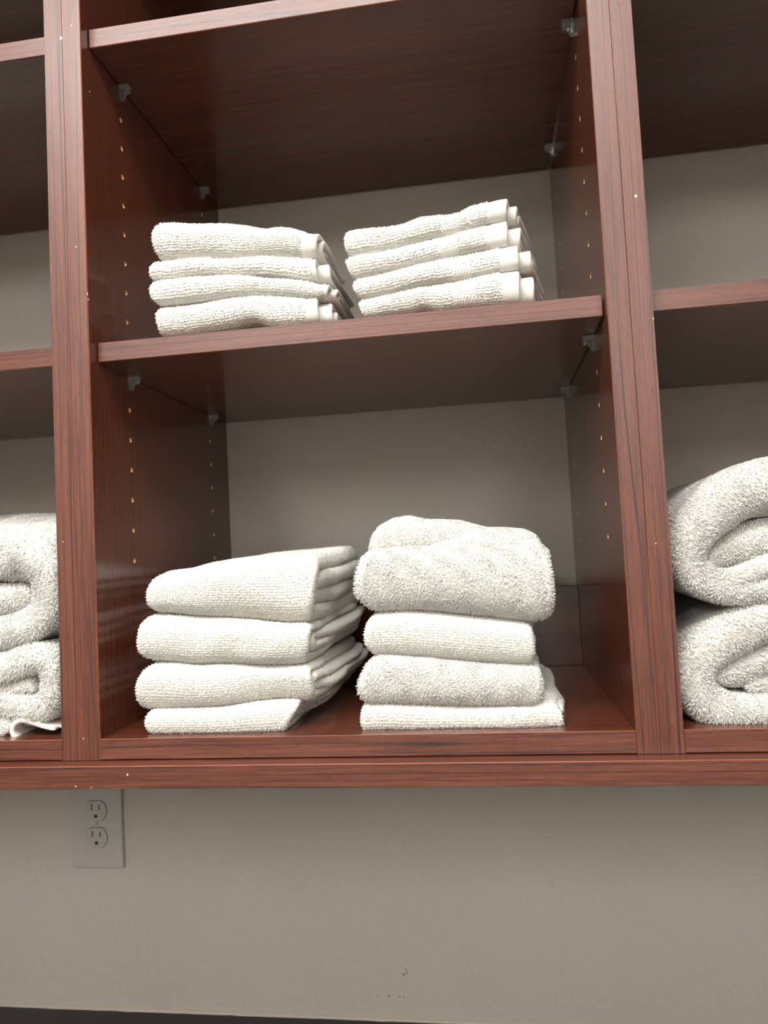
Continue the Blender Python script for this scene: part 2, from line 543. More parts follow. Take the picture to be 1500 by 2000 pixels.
for dz in (0.0186, -0.0186):
    rim = put('socket_gap', prism('socket_gap', socket_outline(0.0168, 0.0142), -0.00662, -0.005), out, (0, 0, PH / 2 + dz), (M_SLOT,))
    so = put('socket', prism('socket', socket_outline(0.0162, 0.0136), -0.0078, -0.005), out, (0, 0, PH / 2 + dz), (M_FACE,))
    put('slot', box_mesh('slot', (-0.0066, -0.00795, 0.0008), (-0.0049, -0.0070, 0.0092)), so, mats=(M_SLOT,))
    put('slot', box_mesh('slot', (0.0049, -0.00795, 0.0014), (0.0064, -0.0070, 0.0084)), so, mats=(M_SLOT,))
    put('ground_hole', prism('ground_hole', [(0.0026 * math.cos(a), -0.0075 + max(-0.0022, 0.0026 * math.sin(a))) for a in [k * math.pi / 8 for k in range(16)]], -0.00795, -0.007), so, mats=(M_SLOT,))
sc_ = put('screw', prism('screw', [(0.0028 * math.cos(k * math.pi / 8), 0.0028 * math.sin(k * math.pi / 8)) for k in range(16)], -0.0072, -0.005), out, (0, 0, PH / 2), (M_METAL,))
put('slot', box_mesh('slot', (-0.0022, -0.00735, -0.0003), (0.0022, -0.0070, 0.0003)), sc_, mats=(M_SLOT,))

# small scuffs on the wall
for i, (px, py, r) in enumerate([(793, 1894.5, 0.0016), (795, 1900, 0.0019), (789, 1903.5, 0.0020), (739, 1946, 0.0013), (759, 1946, 0.0017), (781, 1947, 0.0015), (789, 1948, 0.0014)]):
    P = on_y(px, py, D)
    c = chip(wall_back, P, 'y', r, 80 + i, M_SCUFF, 'scuff')

# ------------------------------------------------------------------ towels
SCALE_CROPS = {
    'A': (280, 370, 1500 / 420), 'B': (650, 370, 1500 / 430), 'T': (250, 1050, 1500 / 470), 'R': (670, 990, 1500 / 450),
    'RU': (1290, 880, 1400 / 210), 'RL': (1300, 1150, 1333 / 200), 'L': (0, 980, 4.0)}

def to_px(key, pts):
    ox, oy, s = SCALE_CROPS[key]
    return [(ox + x / s, oy + y / s) for x, y in pts]

class Frame:
    """a stack's own frame: origin, turn about z; u along the front, v into the cabinet"""
    def __init__(self, x, y, ang):
        self.o = np.array([x, y, 0.0]); self.a = ang
        c, s = math.cos(ang), math.sin(ang)
        self.R = np.array([[c, -s, 0], [s, c, 0], [0, 0, 1]])
    def unproject(self, px, py, v):
        d = self.R.T @ ray(px, py); o = self.R.T @ (CAM - self.o)
        q = o + (v - o[1]) / d[1] * d
        return q[0], q[2]

def smooth_noise(rng, k=5, kmax=60.0):
    f = rng.normal(size=(k, 3)) * kmax
    ph = rng.random(k) * 6.28
    a = rng.normal(size=k) / math.sqrt(k)
    return lambda P: (np.sin(P @ f.T + ph) * a).sum(-1)

sst = lambda x, a, b: (lambda q: q * q * (3 - 2 * q))(np.clip((x - a) / (b - a), 0, 1))
DS = 0.0042
def u_curve(y0, zlo, zhi, back, flatness=0.8, ex=2.5, ds=0.0028, top_back=None):
    hh = (zhi - zlo) / 2
    a = max(hh * flatness, 0.002)
    zc = (zhi + zlo) / 2
    th = np.linspace(-math.pi / 2, math.pi / 2, 19)
    cx = np.sign(np.cos(th)) * np.abs(np.cos(th)) ** (2 / ex)
    sz = np.sign(np.sin(th)) * np.abs(np.sin(th)) ** (2 / ex)
    arc = np.stack([y0 + a - a * cx, zc + hh * sz], 1)
    n = max(3, int((back - y0 - a) / 0.006))
    lo = np.stack([np.linspace(back, y0 + a, n, endpoint=False), np.full(n, zlo)], 1)
    tb = back if top_back is None else top_back
    n2 = max(3, int((tb - y0 - a) / 0.006))
    hi = np.stack([np.linspace(y0 + a, tb, n2 + 1)[1:], np.full(n2, zhi)], 1)
    return np.concatenate([lo, arc, hi])

def resample(c, ds):
    s = np.concatenate([[0], np.cumsum(np.linalg.norm(np.diff(c, axis=0), axis=1))])
    n = max(8, int(s[-1] / ds))
    t = np.linspace(0, s[-1], n)
    return np.stack([np.interp(t, s, c[:, k]) for k in range(c.shape[1])], 1), t / s[-1]

def catmull(pts, per=10):
    p = np.array(pts, float)
    p = np.vstack([2 * p[0] - p[1], p, 2 * p[-1] - p[-2]])
    out = []
    for i in range(1, len(p) - 2):
        for t in np.linspace(0, 1, per, endpoint=False):
            a, b, c, d = p[i - 1], p[i], p[i + 1], p[i + 2]
            out.append(0.5 * (2 * b + (c - a) * t + (2 * a - 5 * b + 4 * c - d) * t * t + (3 * b - a - 3 * c + d) * t ** 3))
    out.append(p[-2])
    return np.array(out)

def sweep(curve, r, a0, a1, na=48, cap=7, asq=1.0):
    """sheet swept along a 2-D curve (p,q): its section is a stadium from a0 to a1 along the third axis and +-r across.
    returns grid (M, K, 3) as (a, p, q) and index ranges of the loop: outer run, end cap a1, inner run, end cap a0"""
    M = len(curve)
    r = np.broadcast_to(np.asarray(r, float), (M,))
    tg = np.gradient(curve, axis=0)
    tg /= np.linalg.norm(tg, axis=1, keepdims=True) + 1e-12
    nr = np.stack([-tg[:, 1], tg[:, 0]], 1)
    th = np.linspace(math.pi / 2, -math.pi / 2, cap + 2)[1:-1]
    rows = []
    for i in range(M):
        ri = r[i]; e = min(ri * asq, (a1 - a0) * 0.45)
        ao = np.linspace(a0 + e, a1 - e, na)
        A = np.concatenate([ao, a1 - e + e * np.cos(th), ao[::-1], a0 + e - e * np.cos(th)])
        B = np.concatenate([np.full(na, ri), ri * np.sin(th), np.full(na, -ri), -ri * np.sin(th)])
        rows.append(np.stack([A, curve[i, 0] + B * nr[i, 0], curve[i, 1] + B * nr[i, 1]], 1))
    return np.array(rows), dict(out=(0, na - 1), e1=(na - 1, na + cap), inn=(na + cap, 2 * na + cap - 1), e0=(2 * na + cap - 1, 2 * na + 2 * cap))

def grid_faces(M, K, base=0):
    i, j = np.meshgrid(np.arange(M - 1), np.arange(K), indexing='ij')
    a = base + i * K + j; b = base + i * K + (j + 1) % K
    c = base + (i + 1) * K + (j + 1) % K; d = base + (i + 1) * K + j
    return np.stack([a, b, c, d], -1).reshape(-1, 4)

def cap_fans(G, base, nv0):
    """close both ends of a swept sheet with a centre vertex"""
    M, K, _ = G.shape
    cs = np.array([G[0].mean(0), G[-1].mean(0)])
    j = np.arange(K)
    t0 = np.stack([np.full(K, nv0), base + (j + 1) % K, base + j], 1)
    o = base + (M - 1) * K
    t1 = np.stack([np.full(K, nv0 + 1), o + j, o + (j + 1) % K], 1)
    return cs, np.concatenate([t0, t1])

def grids_mesh(name, grids):
    V, Q, T = [], [], []
    n = 0
    for G in grids:
        M, K, _ = G.shape
        V.append(G.reshape(-1, 3)); Q.append(grid_faces(M, K, n))
        cs, t = cap_fans(G, n, n + M * K)
        V.append(cs); T.append(t)
        n += M * K + 2
    return array_mesh(name, np.concatenate(V), np.concatenate(Q), np.concatenate(T))

def bil(G, i, j):
    M, K, _ = G.shape
    i = np.clip(i, 0, M - 1.0001); i0 = np.floor(i).astype(int); fi = (i - i0)[:, None]
    j0 = np.floor(j).astype(int); fj = (j - j0)[:, None]
    j1 = (j0 + 1) % K; j0 = j0 % K
    return (G[i0, j0] * (1 - fi) + G[i0 + 1, j0] * fi) * (1 - fj) + (G[i0, j1] * (1 - fi) + G[i0 + 1, j1] * fi) * fj

def surf(G, i, j, flip):
    P = bil(G, i, j)
    di = bil(G, i + 0.5, j) - bil(G, i - 0.5, j)
    dj = bil(G, i, j + 0.5) - bil(G, i, j - 0.5)
    n = np.cross(di, dj)
    n /= np.linalg.norm(n, axis=1, keepdims=True) + 1e-12
    e1 = dj / (np.linalg.norm(dj, axis=1, keepdims=True) + 1e-12)
    return P, n * flip, e1, np.cross(n * flip, e1)

def orient(G, J):
    """sign that turns grid normals outward: compare with the direction from a sheet's inner run to its outer run"""
    M = len(G)
    i = np.linspace(1, M - 2, 60)
    jm = (J['out'][0] + J['out'][1]) / 2
    P, n, _, _ = surf(G, i, np.full(60, jm), 1.0)
    Q = bil(G, i, np.full(60, (J['inn'][0] + J['inn'][1]) / 2))
    return 1.0 if np.sign(((P - Q) * n).sum(1)).sum() > 0 else -1.0

def lattice(G, ir, jr, ds, dj, rng, jit_s, jit_a, wob=None):
    """sample points on grid G between fractional rows ir and loop positions jr, spaced ds along the rows' normal and dj along the rows"""
    M, K, _ = G.shape
    jm = (jr[0] + jr[1]) / 2
    ii = np.linspace(ir[0], ir[1], 200)
    L = bil(G, ii, np.full(200, jm))
    s = np.concatenate([[0], np.cumsum(np.linalg.norm(np.diff(L, axis=0), axis=1))])
    jj = np.linspace(jr[0], jr[1], 100)
    L2 = bil(G, np.full(100, (ir[0] + ir[1]) / 2), jj)
    s2 = np.concatenate([[0], np.cumsum(np.linalg.norm(np.diff(L2, axis=0), axis=1))])
    ns, na = max(2, int(s[-1] / ds)), max(2, int(s2[-1] / dj))
    S, A = np.meshgrid((np.arange(ns) + 0.5) / ns * s[-1], (np.arange(na) + 0.5) / na * s2[-1], indexing='ij')
    A = A + (np.arange(ns) % 2)[:, None] * 0.5 * dj
    if wob is not None:
        S = S + wob(S, A)
    S = S + rng.normal(size=S.shape) * jit_s * ds
    A = A + rng.normal(size=A.shape) * jit_a * dj
    S = np.clip(S.ravel(), 0, s[-1]); A = np.clip(A.ravel(), 0, s2[-1])
    return np.interp(S, s, ii), np.interp(A, s2, jj)

LOCAL_CAM = [CAM]
def facing(P, n, lim=-0.30):
    """pile is only grown where the surface can be looked at from somewhere in front of the shelves"""
    d = LOCAL_CAM[0] - P
    return ((d * n).sum(1) / np.linalg.norm(d, axis=1) > lim) & (P[:, 0] > -0.19) & (P[:, 0] < 0.70)

def tufts(P, n, e1, e2, lx, ly, h, lean, rng, mid=None, mh=0.55, sink=0.0004):
    """one little loop of pile per point. mid=None: a low four-sided bump; else a leaning three-sided strand with a bulging middle"""
    ok = facing(P, n)
    P, n, e1, e2 = P[ok], n[ok], e1[ok], e2[ok]
    lean = np.broadcast_to(lean, (len(ok), 3))[ok]
    k = len(P)
    sc = (0.8 + 0.4 * rng.random(k))[:, None]
    hx = (h * (0.75 + 0.5 * rng.random(k)))[:, None]
    b = P - n * sink
    tip = P + n * hx + lean * hx
    if mid is None:
        V = np.empty((k, 5, 3))
        for q, (cx, cy) in enumerate(((1, 0), (0, 1), (-1, 0), (0, -1))):
            V[:, q] = b + (e1 * cx * lx + e2 * cy * ly) * sc
        V[:, 4] = tip
        return V
    V = np.empty((k, 7, 3))
    m = P + n * hx * mh + lean * hx * 0.35
    for q, (cx, cy) in enumerate(((1, 0), (-0.5, 0.866), (-0.5, -0.866))):
        V[:, q] = b + (e1 * cx * lx + e2 * cy * ly) * sc
        V[:, 3 + q] = m + (e1 * cx * lx + e2 * cy * ly) * sc * mid
    V[:, 6] = tip
    return V

TUFT_F = {5: (None, np.array([(0, 1, 4), (1, 2, 4), (2, 3, 4), (3, 0, 4)])),
          7: (np.array([(0, 1, 4, 3), (1, 2, 5, 4), (2, 0, 3, 5)]), np.array([(3, 4, 6), (4, 5, 6), (5, 3, 6)]))}
def tuft_mesh(name, Vs):
    V, Q, T = [], [], []
    n = 0
    for A in Vs:
        if not len(A): continue
        w = A.shape[1]
        q, t = TUFT_F[w]
        base = n + (np.arange(len(A)) * w)[:, None, None]
        if q is not None: Q.append((q[None] + base).reshape(-1, 4))
        T.append((t[None] + base).reshape(-1, 3))
        V.append(A.reshape(-1, 3)); n += len(A) * w
    return array_mesh(name, np.concatenate(V), np.concatenate(Q) if Q else None, np.concatenate(T))

def rows_tufts(G, ir, jr, rng, ds=0.0024, da=0.0016, h=0.0017, wobble=0.0, flip=1.0, lx=0.00125, ly=0.00085, lean=0.25):
    wob = None
    if wobble > 0:
        f1, f2, p1, p2 = 260 * (0.7 + rng.random()), 620, rng.random() * 6, rng.random() * 6
        wob = lambda S, A: wobble * (np.sin(A * f1 + S * 140 + p1) + 0.6 * np.sin(A * f2 - S * 300 + p2))
    i, j = lattice(G, ir, jr, ds, da, rng, 0.10, 0.22, wob)
    P, n, e1, e2 = surf(G, i, j, flip)
    ln = (e1 * rng.normal(size=(len(P), 1)) + e2 * rng.normal(size=(len(P), 1))) * lean
    return tufts(P, n, e1, e2, lx, ly, h, ln, rng)

def fluff_tufts(G, ir, jr, rng, sp=0.00118, h=0.0021, flip=1.0, comb=0.40, r=0.00042):
    i, j = lattice(G, ir, jr, sp, sp, rng, 0.35, 0.35)
    P, n, e1, e2 = surf(G, i, j, flip)
    f = smooth_noise(rng, 6, 170.0); g = smooth_noise(rng, 6, 170.0)
    a = f(P)[:, None]; b = g(P)[:, None]
    ln = (e1 * a + e2 * b) * comb + (e1 * rng.normal(size=(len(P), 1)) + e2 * rng.normal(size=(len(P), 1))) * 0.35
    ln = ln + np.array([0, 0, -0.25])
    return tufts(P, n, e1, e2, r, r, h, ln, rng, mid=1.05, mh=0.62)

def interp_curve(key, frame, pts, v, n=120, sm=3, x0=None, x1=None):
    if x0 is not None:
        m = 0.055 * (x1 - x0)
        pts = [q for q in pts if x0 + m <= q[0] <= x1 - 0.6 * m]
    uz = np.array([frame.unproject(px, py, v) for px, py in to_px(key, pts)])
    uz = uz[np.argsort(uz[:, 0])]
    u = np.linspace(uz[0, 0], uz[-1, 0], n)
    z = np.interp(u, uz[:, 0], uz[:, 1])
    for _ in range(sm):
        zz = z.copy(); zz[1:-1] = (z[:-2] + 2 * z[1:-1] + z[2:]) / 4; z = zz
    return lambda q: np.interp(q, u, z)

class Slab:
    """maps a plain folded slab (x along the front 0..1, y depth, z 0..1) onto the outline one towel has in its stack"""
    def __init__(self, key, frame, top, bot, left, right, vs, seed, back_rise=None, rough=0.0009, zshift=0.0):
        self.fr = frame
        xa, xb = min(q[0] for q in left), max(q[0] for q in right)
        self.top = interp_curve(key, frame, top, vs, x0=xa, x1=xb); self.bot = interp_curve(key, frame, bot, vs, x0=xa, x1=xb)
        def edge(pts):
            uz = np.array([frame.unproject(px, py, vs) for px, py in to_px(key, pts)])
            k = (uz[:, 1] - uz[:, 1].min()) / max(1e-6, uz[:, 1].max() - uz[:, 1].min())
            o = np.argsort(k)
            return k[o], uz[o, 0]
        self.l = edge(left); self.r = edge(right)
        self.rng = np.random.default_rng(seed)
        self.n1 = smooth_noise(self.rng, 6, 55.0); self.n2 = smooth_noise(self.rng, 6, 55.0); self.n3 = smooth_noise(self.rng, 5, 35.0)
        self.back = back_rise; self.rough = rough; self.zs = zshift
        uu = np.linspace(self.l[1].mean(), self.r[1].mean(), 30)
        self.H = float(np.mean(self.top(uu) - self.bot(uu)))
        self.L = float(self.r[1].mean() - self.l[1].mean())
    def xn(self, key, cx):
        px, py = to_px(key, [(cx, 300)])[0]
        u = self.fr.unproject(px, to_px(key, [(cx, 400)])[0][1], 0.006)[0]
        return (u - self.l[1].mean()) / self.L
    def map(self, G):
        """G[...,(x metric, y, z metric)] -> (u, v, z)"""
        x, y, z = G[..., 0] / self.L, G[..., 1], G[..., 2] / self.H
        zc = np.clip(z, 0, 1)
        ul = np.interp(zc, *self.l); ur = np.interp(zc, *self.r)
        u = ul + (ur - ul) * x
        zb = self.bot(np.clip(u, ul, ur)); zt = self.top(np.clip(u, ul, ur))
        Z = zb + z * (zt - zb)
        out = np.stack([u, y, Z], -1)
        q = out.reshape(-1, 3)
        a = self.rough
        dv = self.n1(q).reshape(u.shape); du = self.n2(q).reshape(u.shape); dz = self.n3(q).reshape(u.shape)
        out[..., 1] += dv * a * 1.8
        out[..., 0] += du * a * 1.2
        mid = np.clip(1 - np.abs(zc - 0.5) * 1.6, 0.1, 1)
        out[..., 2] += dz * a * mid
        if self.back is not None:
            out[..., 2] += self.back(out[..., 0], y, zc)
        return out

def finish(name, frame, grids_parts, label, cat, group, base):
    """root empty at the towel's base, parts in its local frame"""
    w = frame.o + frame.R @ np.array([base[0], base[1], base[2]])
    t = empty(name, w, frame.a)
    tag(t, label, cat, group)
    b = np.array(base)
    for pname, kind, data, mat, plabel in grids_parts:
        if kind == 'grid':
            me = grids_mesh(pname, [g - b for g in data])
        else:
            me = tuft_mesh(pname, [d - b for d in data])
        o = put(pname, me, t, mats=(mat,))
        if kind == 'tuft': o['kind'] = 'stuff'
        if plabel: o['label'] = plabel
    return t

def folded(name, key, frame, label, cat, group, top, bot, left, right, depth, layers=2, pile='rows', seed=1, vfront=0.0,
           hem=None, dobby=None, is_top=False, back_rise=None, stick=0.004, flatness=0.8, ex=2.6, extra=None, wobble=0.0, rough=0.0009, topdepth=None, hemout=0.006):
    LOCAL_CAM[0] = frame.R.T @ (CAM - frame.o)
    S = Slab(key, frame, top, bot, left, right, vfront + 0.008, seed, back_rise, rough)
    rng = S.rng
    H, L = S.H, S.L
    t = H / (2 * layers) if hem is None else H * 0.21
    spans = [(k / (2 * layers), 1 - k / (2 * layers)) for k in range(layers)] if hem is None else [(0, 1), (0.05, 0.86), (0.14, 0.62)]
    layers = len(spans)
    xh = L if hem is None else S.xn(key, hem) * L
    body, piles, hems, ribs = [], [], [], []
    for k in range(layers):
        zlo, zhi = spans[k][0] * H + t / 2, spans[k][1] * H - t / 2
        dr = 0.0 if k == 0 else (hemout * (1.0 if k == 1 else 0.55 + 0.8 * rng.random()) if hem is not None else stick * (0.7 + 0.5 * rng.random()))
        y0 = vfront + t / 2 + (k * t * 0.9 + (0.006 * rng.random() if k else 0) if hem is None else 0.011 * k)
        c, s = resample(u_curve(y0, zlo, zhi, vfront + depth - 0.008 * rng.random(), flatness, ex, top_back=vfront + (depth if topdepth is None else topdepth) - 0.01 * rng.random()), DS)
        ph = rng.random() * 6
        rr = t / 2 * (1.04 + 0.07 * np.sin(s * 17 + ph))
        x1 = xh + (0 if hem is not None else dr)
        x1 = xh
        G, J = sweep(c, rr, 0.0, x1, na=30)
        # each layer's ends wander in and out a little along the depth
        up = np.arange(len(s)) > np.argmin(c[:, 0])
        lay = 0.0022 * np.sin(c[:, 0] * 38 + rng.random() * 6 + up * 2.0)
        if k: lay = lay + stick * (0.5 + 0.7 * rng.random()) * sst(c[:, 0], vfront + 0.015, vfront + 0.11) * np.where(up, 1.0, 0.4 + 0.8 * rng.random())
        else: lay = lay * sst(c[:, 0], vfront + 0.01, vfront + 0.06) + np.where(up, 0.3, 0.9) * stick * 0.5 * sst(c[:, 0], vfront + 0.03, vfront + 0.15)
        G[..., 0] += lay[:, None] * np.clip(G[..., 0] / max(xh, 1e-3), 0, 1) ** 3 * (0 if hem is not None else 1)
        Gm = S.map(G)
        fl = orient(Gm, J)
        body.append(Gm)
        M = len(c)
        front = np.argmin(c[:, 0]); 
        lo_i = max(1, front - int((H / 2 + 0.020) / DS))
        if k == 0:
            jo = (J['out'][0], J['out'][1])
            hi_i = min(M - 2, front + int((0.13 + H / 2) / DS)) if is_top else min(M - 2, front + int((0.055 + H / 2) / DS))
            if pile == 'rows':
                if dobby is None:
                    piles.append(rows_tufts(Gm, (lo_i, hi_i), jo, rng, wobble=wobble, flip=fl, **(dict(ds=0.0025, da=0.0013, lx=0.0012, ly=0.00085, h=0.0016) if wobble > 0 else {})))
                else:
                    d0, d1 = S.xn(key, dobby[0]) * L / xh, S.xn(key, dobby[1]) * L / xh
                    jd0, jd1 = jo[0] + d0 * (jo[1] - jo[0]), jo[0] + d1 * (jo[1] - jo[0])
                    piles.append(rows_tufts(Gm, (lo_i, hi_i), (jo[0], jd0), rng, ds=0.0025, da=0.0013, lx=0.0012, ly=0.00085, wobble=wobble, flip=fl, h=0.0016))
                    piles.append(rows_tufts(Gm, (lo_i, hi_i), (jd1, jo[1]), rng, ds=0.0025, da=0.0013, lx=0.0012, ly=0.00085, wobble=wobble, flip=fl, h=0.0016))
                    i, j = lattice(Gm, (lo_i, hi_i), (jd0, jd1), 0.0027, 0.0027, rng, 0.03, 0.03)
                    P, n, e1, e2 = surf(Gm, i, j, fl)
                    ca, sa = math.cos(0.95), math.sin(0.95)
                    ribs.append(tufts(P, n, e1 * ca + e2 * sa, e2 * ca - e1 * sa, 0.0021, 0.00075, 0.0014, e1 * 0.0, rng))
            else:
                piles.append(fluff_tufts(Gm, (lo_i, hi_i), jo, rng, flip=fl, comb=0.5))
        ends = [('e0', J['e0'])] + ([('e1', J['e1'])] if hem is None else [])
        for nm, jr in ends:
            if pile == 'rows':
                piles.append(rows_tufts(Gm, (1, M - 2), jr, rng, ds=0.0026, da=0.0019, h=0.0013, flip=fl))
            else:
                piles.append(fluff_tufts(Gm, (1, M - 2), jr, rng, sp=0.0019, flip=fl))
        if hem is not None:
            G2, J2 = sweep(c, rr * 0.96, xh - 0.004, L + dr, na=8, asq=0.55)
            pr = np.clip((G2[..., 0] - (xh - 0.004)) / (L + dr - xh), 0, 1)
            hems.append(S.map(G2))
    if extra is not None:
        eb, ep = extra(S, rng)
        body += eb; piles += ep
    parts = [('body', 'grid', body, M_TOWEL, None), ('pile', 'tuft', piles, M_FLUFF if pile == 'fluff' else M_TOWEL, 'white terry pile')]
    if hems: parts.append(('hem', 'grid', hems, M_HEM, 'smooth woven hem at the right end'))
    if ribs: parts.append(('dobby_band', 'tuft', ribs, M_HEM, 'woven band of slanting ribs'))
    um = float((S.l[1].mean() + S.r[1].mean()) / 2)
    zb = float(S.bot(np.linspace(S.l[1].mean(), S.r[1].mean(), 40)).min())
    return finish(name, frame, parts, label, cat, group, (um, vfront, zb))

# ---- washcloths, left stack on the upper shelf
FA = Frame(0.0, 0.0, 0.0)
GA = 'washcloths in the left stack on the middle cabinet shelf'
a_left = lambda pts: pts
folded('washcloth', 'A', FA, 'white washcloth on top of the left stack on the upper shelf', 'washcloth', GA,
       [(85, 300), (100, 262), (130, 237), (200, 232), (350, 238), (600, 235), (720, 245), (800, 268), (860, 280), (940, 268), (1020, 275), (1110, 300), (1200, 312), (1245, 345)],
       [(80, 505), (130, 507), (250, 495), (450, 482), (620, 490), (800, 482), (950, 482), (1100, 487), (1245, 500)],
       [(130, 510), (95, 440), (82, 360), (88, 300), (118, 240)], [(1218, 500), (1225, 400), (1240, 320)], 0.125, 2, seed=11, vfront=0.022, hem=1105, is_top=True, wobble=0.00035, stick=0.004, hemout=0.003)
folded('washcloth', 'A', FA, 'white washcloth second from the top in the left stack on the upper shelf', 'washcloth', GA,
       [(70, 545), (100, 518), (250, 500), (450, 486), (620, 492), (800, 484), (950, 480), (1100, 482), (1160, 496), (1235, 515)],
       [(70, 650), (85, 655), (200, 640), (400, 615), (600, 608), (800, 615), (1000, 630), (1150, 650), (1235, 668)],
       [(85, 655), (72, 600), (75, 550), (95, 520)], [(1222, 660), (1226, 600), (1218, 510)], 0.135, 2, seed=12, vfront=0.022, hem=1150, wobble=0.00035, hemout=0.011)
folded('washcloth', 'A', FA, 'white washcloth second from the bottom in the left stack on the upper shelf', 'washcloth', GA,
       [(60, 700), (85, 660), (200, 642), (400, 617), (600, 610), (800, 617), (1000, 632), (1150, 652), (1235, 678), (1310, 690)],
       [(60, 785), (90, 805), (130, 820), (250, 806), (400, 785), (600, 760), (800, 745), (1000, 750), (1220, 772), (1310, 800)],
       [(125, 820), (80, 780), (63, 730), (75, 670)], [(1285, 800), (1300, 740), (1305, 690)], 0.145, 2, seed=13, vfront=0.022, hem=1228, wobble=0.0003, hemout=0.006)
folded('washcloth', 'A', FA, 'white washcloth at the bottom of the left stack on the upper shelf', 'washcloth', GA,
       [(90, 855), (120, 835), (200, 825), (400, 800), (600, 762), (800, 744), (1000, 747), (1095, 760), (1225, 772)],
       [(95, 1035), (125, 1033), (300, 1010), (500, 985), (640, 962), (700, 943), (780, 928), (850, 938), (890, 962), (1000, 955), (1100, 945), (1240, 935)],
       [(125, 1025), (100, 930), (95, 880), (110, 845)], [(1235, 932), (1222, 850), (1215, 770)], 0.15, 2, seed=14, vfront=0.019, hem=1095, wobble=0.0003, hemout=0.012)

# ---- washcloths, right stack on the upper shelf (the stack is turned a little)
FB = Frame(0.4130, 0.0215, -0.16)
GB = 'washcloths in the right stack on the middle cabinet shelf'
folded('washcloth', 'B', FB, 'white washcloth on top of the right stack on the upper shelf', 'washcloth', GB,
       [(80, 310), (100, 290), (180, 285), (330, 265), (480, 248), (530, 228), (600, 205), (760, 190), (880, 165), (930, 130), (1080, 95), (1130, 80), (1205, 72)],
       [(80, 482), (110, 482), (300, 440), (500, 390), (700, 342), (860, 305), (1075, 242), (1205, 215)],
       [(110, 480), (92, 430), (88, 340), (95, 295)], [(1197, 215), (1200, 150), (1203, 80)], 0.135, 2, seed=21, hem=1088, dobby=(760, 890), is_top=True, wobble=0.0003, hemout=0.0075)
folded('washcloth', 'B', FB, 'white washcloth second from the top in the right stack on the upper shelf', 'washcloth', GB,
       [(80, 500), (110, 485), (300, 443), (500, 393), (740, 335), (860, 308), (1075, 240), (1100, 232), (1200, 215)],
       [(80, 640), (140, 635), (300, 592), (500, 542), (700, 492), (800, 467), (1000, 427), (1140, 402), (1205, 388)],
       [(135, 635), (105, 580), (85, 520), (95, 490)], [(1195, 390), (1197, 300), (1190, 220)], 0.14, 2, seed=22, hem=1078, dobby=(745, 880), wobble=0.0003, hemout=0.010)
folded('washcloth', 'B', FB, 'white washcloth second from the bottom in the right stack on the upper shelf', 'washcloth', GB,
       [(140, 645), (170, 620), (300, 594), (500, 544), (800, 469), (1000, 429), (1140, 404), (1265, 384)],
       [(140, 765), (190, 762), (400, 717), (600, 662), (820, 632), (1000, 602), (1150, 567), (1275, 553)],
       [(190, 760), (155, 710), (143, 670), (165, 620)], [(1265, 553), (1262, 470), (1258, 388)], 0.15, 2, seed=23, hem=1142, dobby=(800, 940), wobble=0.0003, hemout=0.011)
folded('washcloth', 'B', FB, 'white washcloth at the bottom of the right stack on the upper shelf', 'washcloth', GB,
       [(180, 785), (200, 765), (300, 745), (600, 664), (830, 634), (1000, 604), (1150, 569), (1270, 553)],
       [(180, 900), (210, 890), (400, 862), (540, 838), (600, 812), (660, 815), (720, 832), (860, 815), (1000, 808), (1190, 790), (1310, 775)],
       [(215, 880), (192, 830), (183, 800), (195, 770)], [(1300, 775), (1290, 660), (1270, 560)], 0.155, 2, seed=24, hem=1162, dobby=(820, 955), wobble=0.0003, hemout=0.010)

# ---- hand towels, left stack on the cabinet floor
FT = Frame(0.0, 0.0, 0.0)
GT = 'hand towels in the left stack on the cabinet floor'
def lobe(S, rng, outline, y0, y1, sink, drop, key='R'):
    uz = np.array([FT.unproject(px, py, y0 + 0.015) for px, py in to_px(key, outline)])
    u0, u1 = uz[0, 0], uz[-1, 0]
    c = u_curve(y0, 0.0, 0.03, y1, 0.9, 2.2)
    c, s = resample(c, 0.003)
    G, J = sweep(c, 0.006, u0, u1, na=40, asq=1.5)
    zt = np.interp(G[..., 0], uz[:, 0], uz[:, 1])
    zb = S.top(G[..., 0]) - sink
    G[..., 2] = zb + (G[..., 2] + 0.006) / 0.042 * (zt - zb) * (1 - drop * sst(G[..., 1], y0 + 0.06, y1))
    q = G.reshape(-1, 3)
    G[..., 2] += (S.n3(q) * 0.0014).reshape(G.shape[:2])
    fl = orient(G, J)
    return G, [fluff_tufts(G, (len(c) // 2 - 6, len(c) // 2 + 34), J[k], rng, sp=0.0014, flip=fl, h=0.0019, r=0.00046) for k in ('out', 'e0', 'e1')]
def back_roll(S, rng):
    """the far end of the top towel, rolled up a little higher behind its front fold"""
    g, p = lobe(S, rng, [(1010, 230), (1060, 135), (1140, 98), (1230, 84), (1310, 104), (1350, 160), (1362, 250)], 0.160, 0.235, 0.030, 0.25, 'T')
    return [g], p
folded('hand_towel', 'T', FT, 'white ribbed hand towel on top of the left stack on the cabinet floor', 'hand towel', GT,
       [(118, 330), (130, 290), (170, 250), (230, 217), (360, 205), (480, 167), (620, 142), (800, 127), (1000, 112), (1110, 100), (1195, 112)],
       [(100, 440), (160, 460), (230, 475), (420, 495), (600, 502), (800, 520), (1000, 540), (1150, 552)],
       [(165, 455), (120, 410), (118, 340), (140, 285), (180, 245)], [(1140, 550), (1160, 400), (1185, 200), (1165, 110)], 0.235, 2, seed=31, vfront=0.018, is_top=True,
       back_rise=lambda u, y, z: 0.004 * sst(y, 0.09, 0.20) * sst(u, 0.06, 0.15) * z + 0.003 * sst(y, 0.05, 0.2) * z, stick=0.006, rough=0.0013, extra=back_roll)
